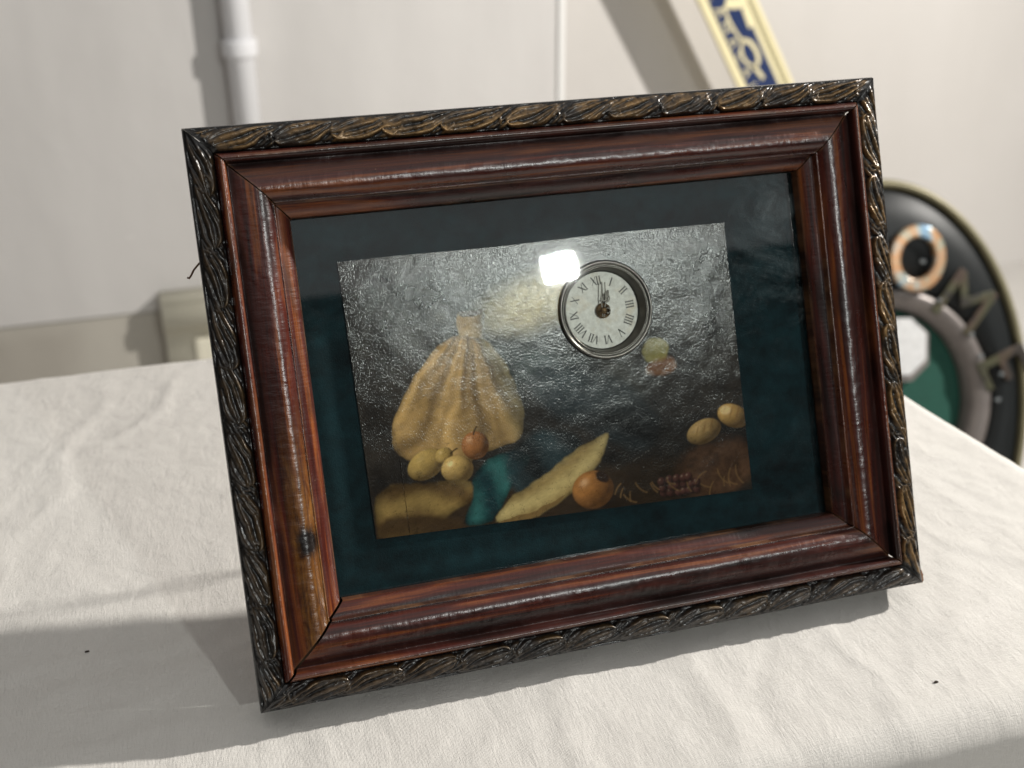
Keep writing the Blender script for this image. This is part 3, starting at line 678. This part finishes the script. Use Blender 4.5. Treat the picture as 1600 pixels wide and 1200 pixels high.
# ------------------------------------------------------------------ the WELCOME collar on the floor behind
def text_bm(s, size, ext, bev=0.0):
    cu = bpy.data.curves.new('t', 'FONT'); cu.body = s; cu.size = size; cu.extrude = ext; cu.bevel_depth = bev; cu.align_x = 'CENTER'; cu.align_y = 'CENTER'; cu.resolution_u = 6
    o_ = bpy.data.objects.new('t', cu); C.objects.link(o_)
    dg = bpy.context.evaluated_depsgraph_get(); m = bpy.data.meshes.new_from_object(o_.evaluated_get(dg))
    bpy.data.objects.remove(o_); bm = bmesh.new(); bm.from_mesh(m); bpy.data.meshes.remove(m); bpy.data.curves.remove(cu); return bm
D0 = 1.683; k = D0 / 1832.7
ring = empty('welcome_collar', (.763, .896, -.446), (R(70), 0, R(-13)))
A, B_ = 238 * k, 352 * k / .99; a2, b2 = 125 * k, 146 * k; ox, oy = 15 * k, 10 * k
def ell(ax, by, cx=0, cy=0, z=0, n=120):
    an = np.linspace(0, 2 * np.pi, n + 1); return np.stack([cx + ax * np.cos(an), cy + by * np.sin(an), np.full_like(an, z)], -1)
def loft(rings): return np.stack(rings, 1)
M_ringb = plain('black_gloss_enamel', (.009, .0105, .011), .42, var=.3, scale=20, bump=.15, Specular_IOR_Level=.22)
M_gold = plain('dull_olive_gilding', (.19, .17, .10), .45, metal=.3, var=.25, scale=30)
M_pewter = plain('worn_pewter_paint', (.17, .15, .14), .4, metal=.4, var=.35, scale=25, bump=.2)
M_baize = plain('dark_green_baize', (.004, .052, .035), .85, var=.2, scale=60)
smooth(obj('collar_body', grid_mesh('collar_body', loft([ell(A * .955, B_ * .965, z=-.03), ell(A * .955, B_ * .965, z=.0), ell(A * .93, B_ * .95, z=.006), ell((A + a2 * 1.3) / 2, (B_ + b2 * 1.25) / 2, ox * .5, oy * .5, .012), ell(a2 + 46 * k, b2 + 38 * k, ox, oy, .008), ell(a2 + 40 * k, b2 + 34 * k, ox, oy, .002), ell(a2 + 40 * k, b2 + 34 * k, ox, oy, -.03)])), M_ringb, ring))
smooth(obj('outer_rim', grid_mesh('outer_rim', loft([ell(A * .95, B_ * .96, z=-.034), ell(A, B_, z=-.03), ell(A * 1.0, B_ * 1.0, z=.004), ell(A * .99, B_ * .992, z=.012), ell(A * .965, B_ * .975, z=.014), ell(A * .95, B_ * .962, z=.006), ell(A * .95, B_ * .962, z=-.0)])), M_gold, ring))
smooth(obj('inner_rim', grid_mesh('inner_rim', loft([ell(a2 + 40 * k, b2 + 34 * k, ox, oy, .001), ell(a2 + 36 * k, b2 + 31 * k, ox, oy, .012), ell(a2 + 26 * k, b2 + 23 * k, ox, oy, .014), ell(a2 + 10 * k, b2 + 9 * k, ox, oy, .006), ell(a2, b2, ox, oy, -.004), ell(a2, b2, ox, oy, -.022)])), M_pewter, ring))
b = bmesh.new(); pp = ell(a2 + 30 * k, b2 + 26 * k, ox, oy, -.014, 64)[:-1]; f = b.faces.new([b.verts.new(tuple(q)) for q in pp]); r_ = bmesh.ops.extrude_face_region(b, geom=[f]); bmesh.ops.translate(b, vec=(0, 0, -.008), verts=[v for v in r_['geom'] if isinstance(v, bmesh.types.BMVert)]); bmesh.ops.recalc_face_normals(b, faces=b.faces); obj('green_backing', b, M_baize, ring)
# faceted white plate in the opening with a dark edge
def octo(cx, cy, hx, hy, ch, z0, z1):
    b = bmesh.new(); q = [(-hx + ch, -hy), (hx - ch, -hy), (hx, -hy + ch), (hx, hy - ch), (hx - ch, hy), (-hx + ch, hy), (-hx, hy - ch), (-hx, -hy + ch)]
    f = b.faces.new([b.verts.new((cx + x, cy + y, z0)) for x, y in q]); r_ = bmesh.ops.extrude_face_region(b, geom=[f]); bmesh.ops.translate(b, vec=(0, 0, z1 - z0), verts=[v for v in r_['geom'] if isinstance(v, bmesh.types.BMVert)]); bmesh.ops.recalc_face_normals(b, faces=b.faces); return b
obj('plate_surround', octo(28 * k, 92 * k, 56 * k, 50 * k, 26 * k, -.013, -.004), M_pewter, ring)
pl = obj('white_plate', octo(26 * k, 97 * k, 52 * k, 44 * k, 24 * k, -.0035, .001), plain('pearl_white_plate', (.55, .55, .55), .35, var=.3, scale=120, bump=.3), ring)
# iridescent letters round the arch
def irid(name, cols, bright):
    t = NT(name); n = t.noise(t.obc(), 22, 3, .5, 1.0); c = t.ramp(n, [(.36, cols[0]), (.42, cols[1]), (.54, cols[2]), (.66, cols[3])])
    t.P(Base_Color=c, Roughness=.25 if bright > .2 else .5, Metallic=bright, Coat_Weight=.5 if bright > .2 else 0.0, Coat_Roughness=.15, Specular_IOR_Level=.3); return t.m
M_l1 = irid('pearly_letter', [(.16, .26, .36), (.30, .34, .31), (.42, .21, .09), (.30, .30, .23)], .3)
M_l2 = irid('dull_letter', [(.03, .024, .020), (.055, .036, .026), (.052, .052, .026), (.026, .022, .019)], .1)
LET = [('W', -232, 58, 72), ('E', -188, 142, 54), ('L', -128, 206, 30), ('C', -40, 234, 8), ('O', 53, 228, -6), ('M', 129, 160, -36), ('E', 191, 62, -66)]
LET[0] = ('W', -200, 40, 72); LET[1] = ('E', -168, 120, 52); LET[2] = ('L', -112, 190, 30)
for ch, px, py, rot in LET:
    sz = .125 if ch != 'M' and px < 150 else .104
    bm_ = text_bm(ch, sz, .004 if ch == 'O' else .0015, .0035 if ch == 'O' else .001)
    if ch == 'O': bmesh.ops.scale(bm_, vec=(.82, 1, 1), verts=bm_.verts)
    bmesh.ops.transform(bm_, matrix=Matrix.Translation((px * k, py * k, .018 if ch == 'O' else .0135)) @ Matrix.Rotation(R(rot), 4, 'Z'), verts=bm_.verts)
    obj('letter', bm_, M_l1 if ch == 'O' else M_l2, ring)
M_bead = NT('clear_bead').P(Base_Color=(.3, .33, .34), Roughness=.08, Transmission_Weight=.6, IOR=1.5).m
for px, py in ((61, 228), (91, 168), (142, 114), (157, 80), (190, 51), (185, 11)):
    b = bmesh.new(); bmesh.ops.create_uvsphere(b, u_segments=16, v_segments=10, radius=.0036); bmesh.ops.scale(b, vec=(1.2, .85, .7), verts=b.verts)
    smooth(obj('bead', b, M_bead, ring, (px * k, py * k, .0235 if py > 200 else .0165)))
b = bmesh.new(); box(b, (0, -.10, -.115), (.05, .46, .012), Matrix.Rotation(R(20), 4, 'X')); obj('rear_strut', b, M_black, ring)
tag(ring, 'black oval collar reading WELCOME with green centre, standing behind the table on the right', 'sign')

# ------------------------------------------------------------------ the blue and cream plaque leaning on the wall
along = Vector((math.sin(R(30)), 0, -math.cos(R(30)))); across = Vector((math.cos(R(30)), 0, math.sin(R(30)))); nrm = Vector((0, -1, 0))
pq = empty('lettered_plaque'); pq.matrix_world = Matrix(((across.x, -along.x, nrm.x, .905), (across.y, -along.y, nrm.y, YW - .02), (across.z, -along.z, nrm.z, -.022), (0, 0, 0, 1)))
# local: x across (left edge 0), y up the plaque, z out of the face; px() maps (w, y) offsets measured along its width and height
def px(x, y):
    w = x - (1091 + .45 * y); hx = w * 1.47e-3; return (hx * math.cos(R(30)), -(y * 1.59e-3 + hx * math.sin(R(30))))
PW = .1135; Y0, Y1 = -.70, .55
M_pcream = plain('cream_enamel', (.78, .70, .44), .35, var=.05, scale=15); M_pblue = plain('navy_enamel', (.018, .034, .105), .3, var=.15, scale=15); M_pline = plain('dark_groove_paint', (.16, .15, .08), .5)
b = bmesh.new(); box(b, (PW / 2, (Y0 + Y1) / 2, -.006), (PW, Y1 - Y0, .012)); bevel(b, .002, 2); obj('board', b, M_pcream, pq)
b = bmesh.new(); box(b, ((.0185 + .082) / 2, (Y0 + Y1) / 2, .0006), (.0635, Y1 - Y0 - .04, .001)); obj('blue_field', b, M_pblue, pq)
b = bmesh.new(); box(b, (.0955, (Y0 + Y1) / 2, .0006), (.0035, Y1 - Y0 - .03, .001)); obj('border_line', b, M_pline, pq)
for x in (.006, .1075):
    b = bmesh.new(); box(b, (x, (Y0 + Y1) / 2, .0015), (.011, Y1 - Y0 - .004, .003)); bevel(b, .0014, 2); obj('edge_bead', b, M_pcream, pq)
def stroke(pts, w):
    p = [px(*q) for q in pts]; c_ = spline(p, 5); return ring_strip([tuple(q) for q in c_], w, .0012, .0024)
def disc(cx, cy, r):
    return ring_strip([(cx - r + 2 * r * i / 8, cy) for i in range(9)], 2 * r, .0012, .00235)
big = [stroke([(1131, 3), (1148, 4), (1164, 3)], .021), stroke([(1128, 8), (1136, 28), (1146, 46), (1156, 60)], .0055),
       stroke([(1156, 58), (1168, 62), (1178, 76), (1181, 90), (1176, 100)], .0085), stroke([(1156, 58), (1154, 72), (1158, 86), (1166, 95), (1176, 99)], .006),
       stroke([(1159, 12), (1164, 26), (1169, 40)], .009), stroke([(1172, 97), (1180, 106), (1189, 118)], .008)]
V, F = joined(big); obj('script_lettering', mesh('script_lettering', V, F), M_pcream, pq)
for i, ch in enumerate('LANACAL'):
    bm_ = text_bm(ch, .034, .0006); y = -8 + i * 23
    cx, cy = px(1091 + .45 * y + 23, y)
    bmesh.ops.transform(bm_, matrix=Matrix.Translation((cx, cy, .0016)) @ Matrix.Rotation(R(-90), 4, 'Z') @ Matrix.Diagonal((1.0, .72, 1, 1)), verts=bm_.verts)
    obj('letter', bm_, M_pcream, pq)
tag(pq, 'long narrow navy and cream lettered plaque leaning at a slant on the wall', 'plaque')
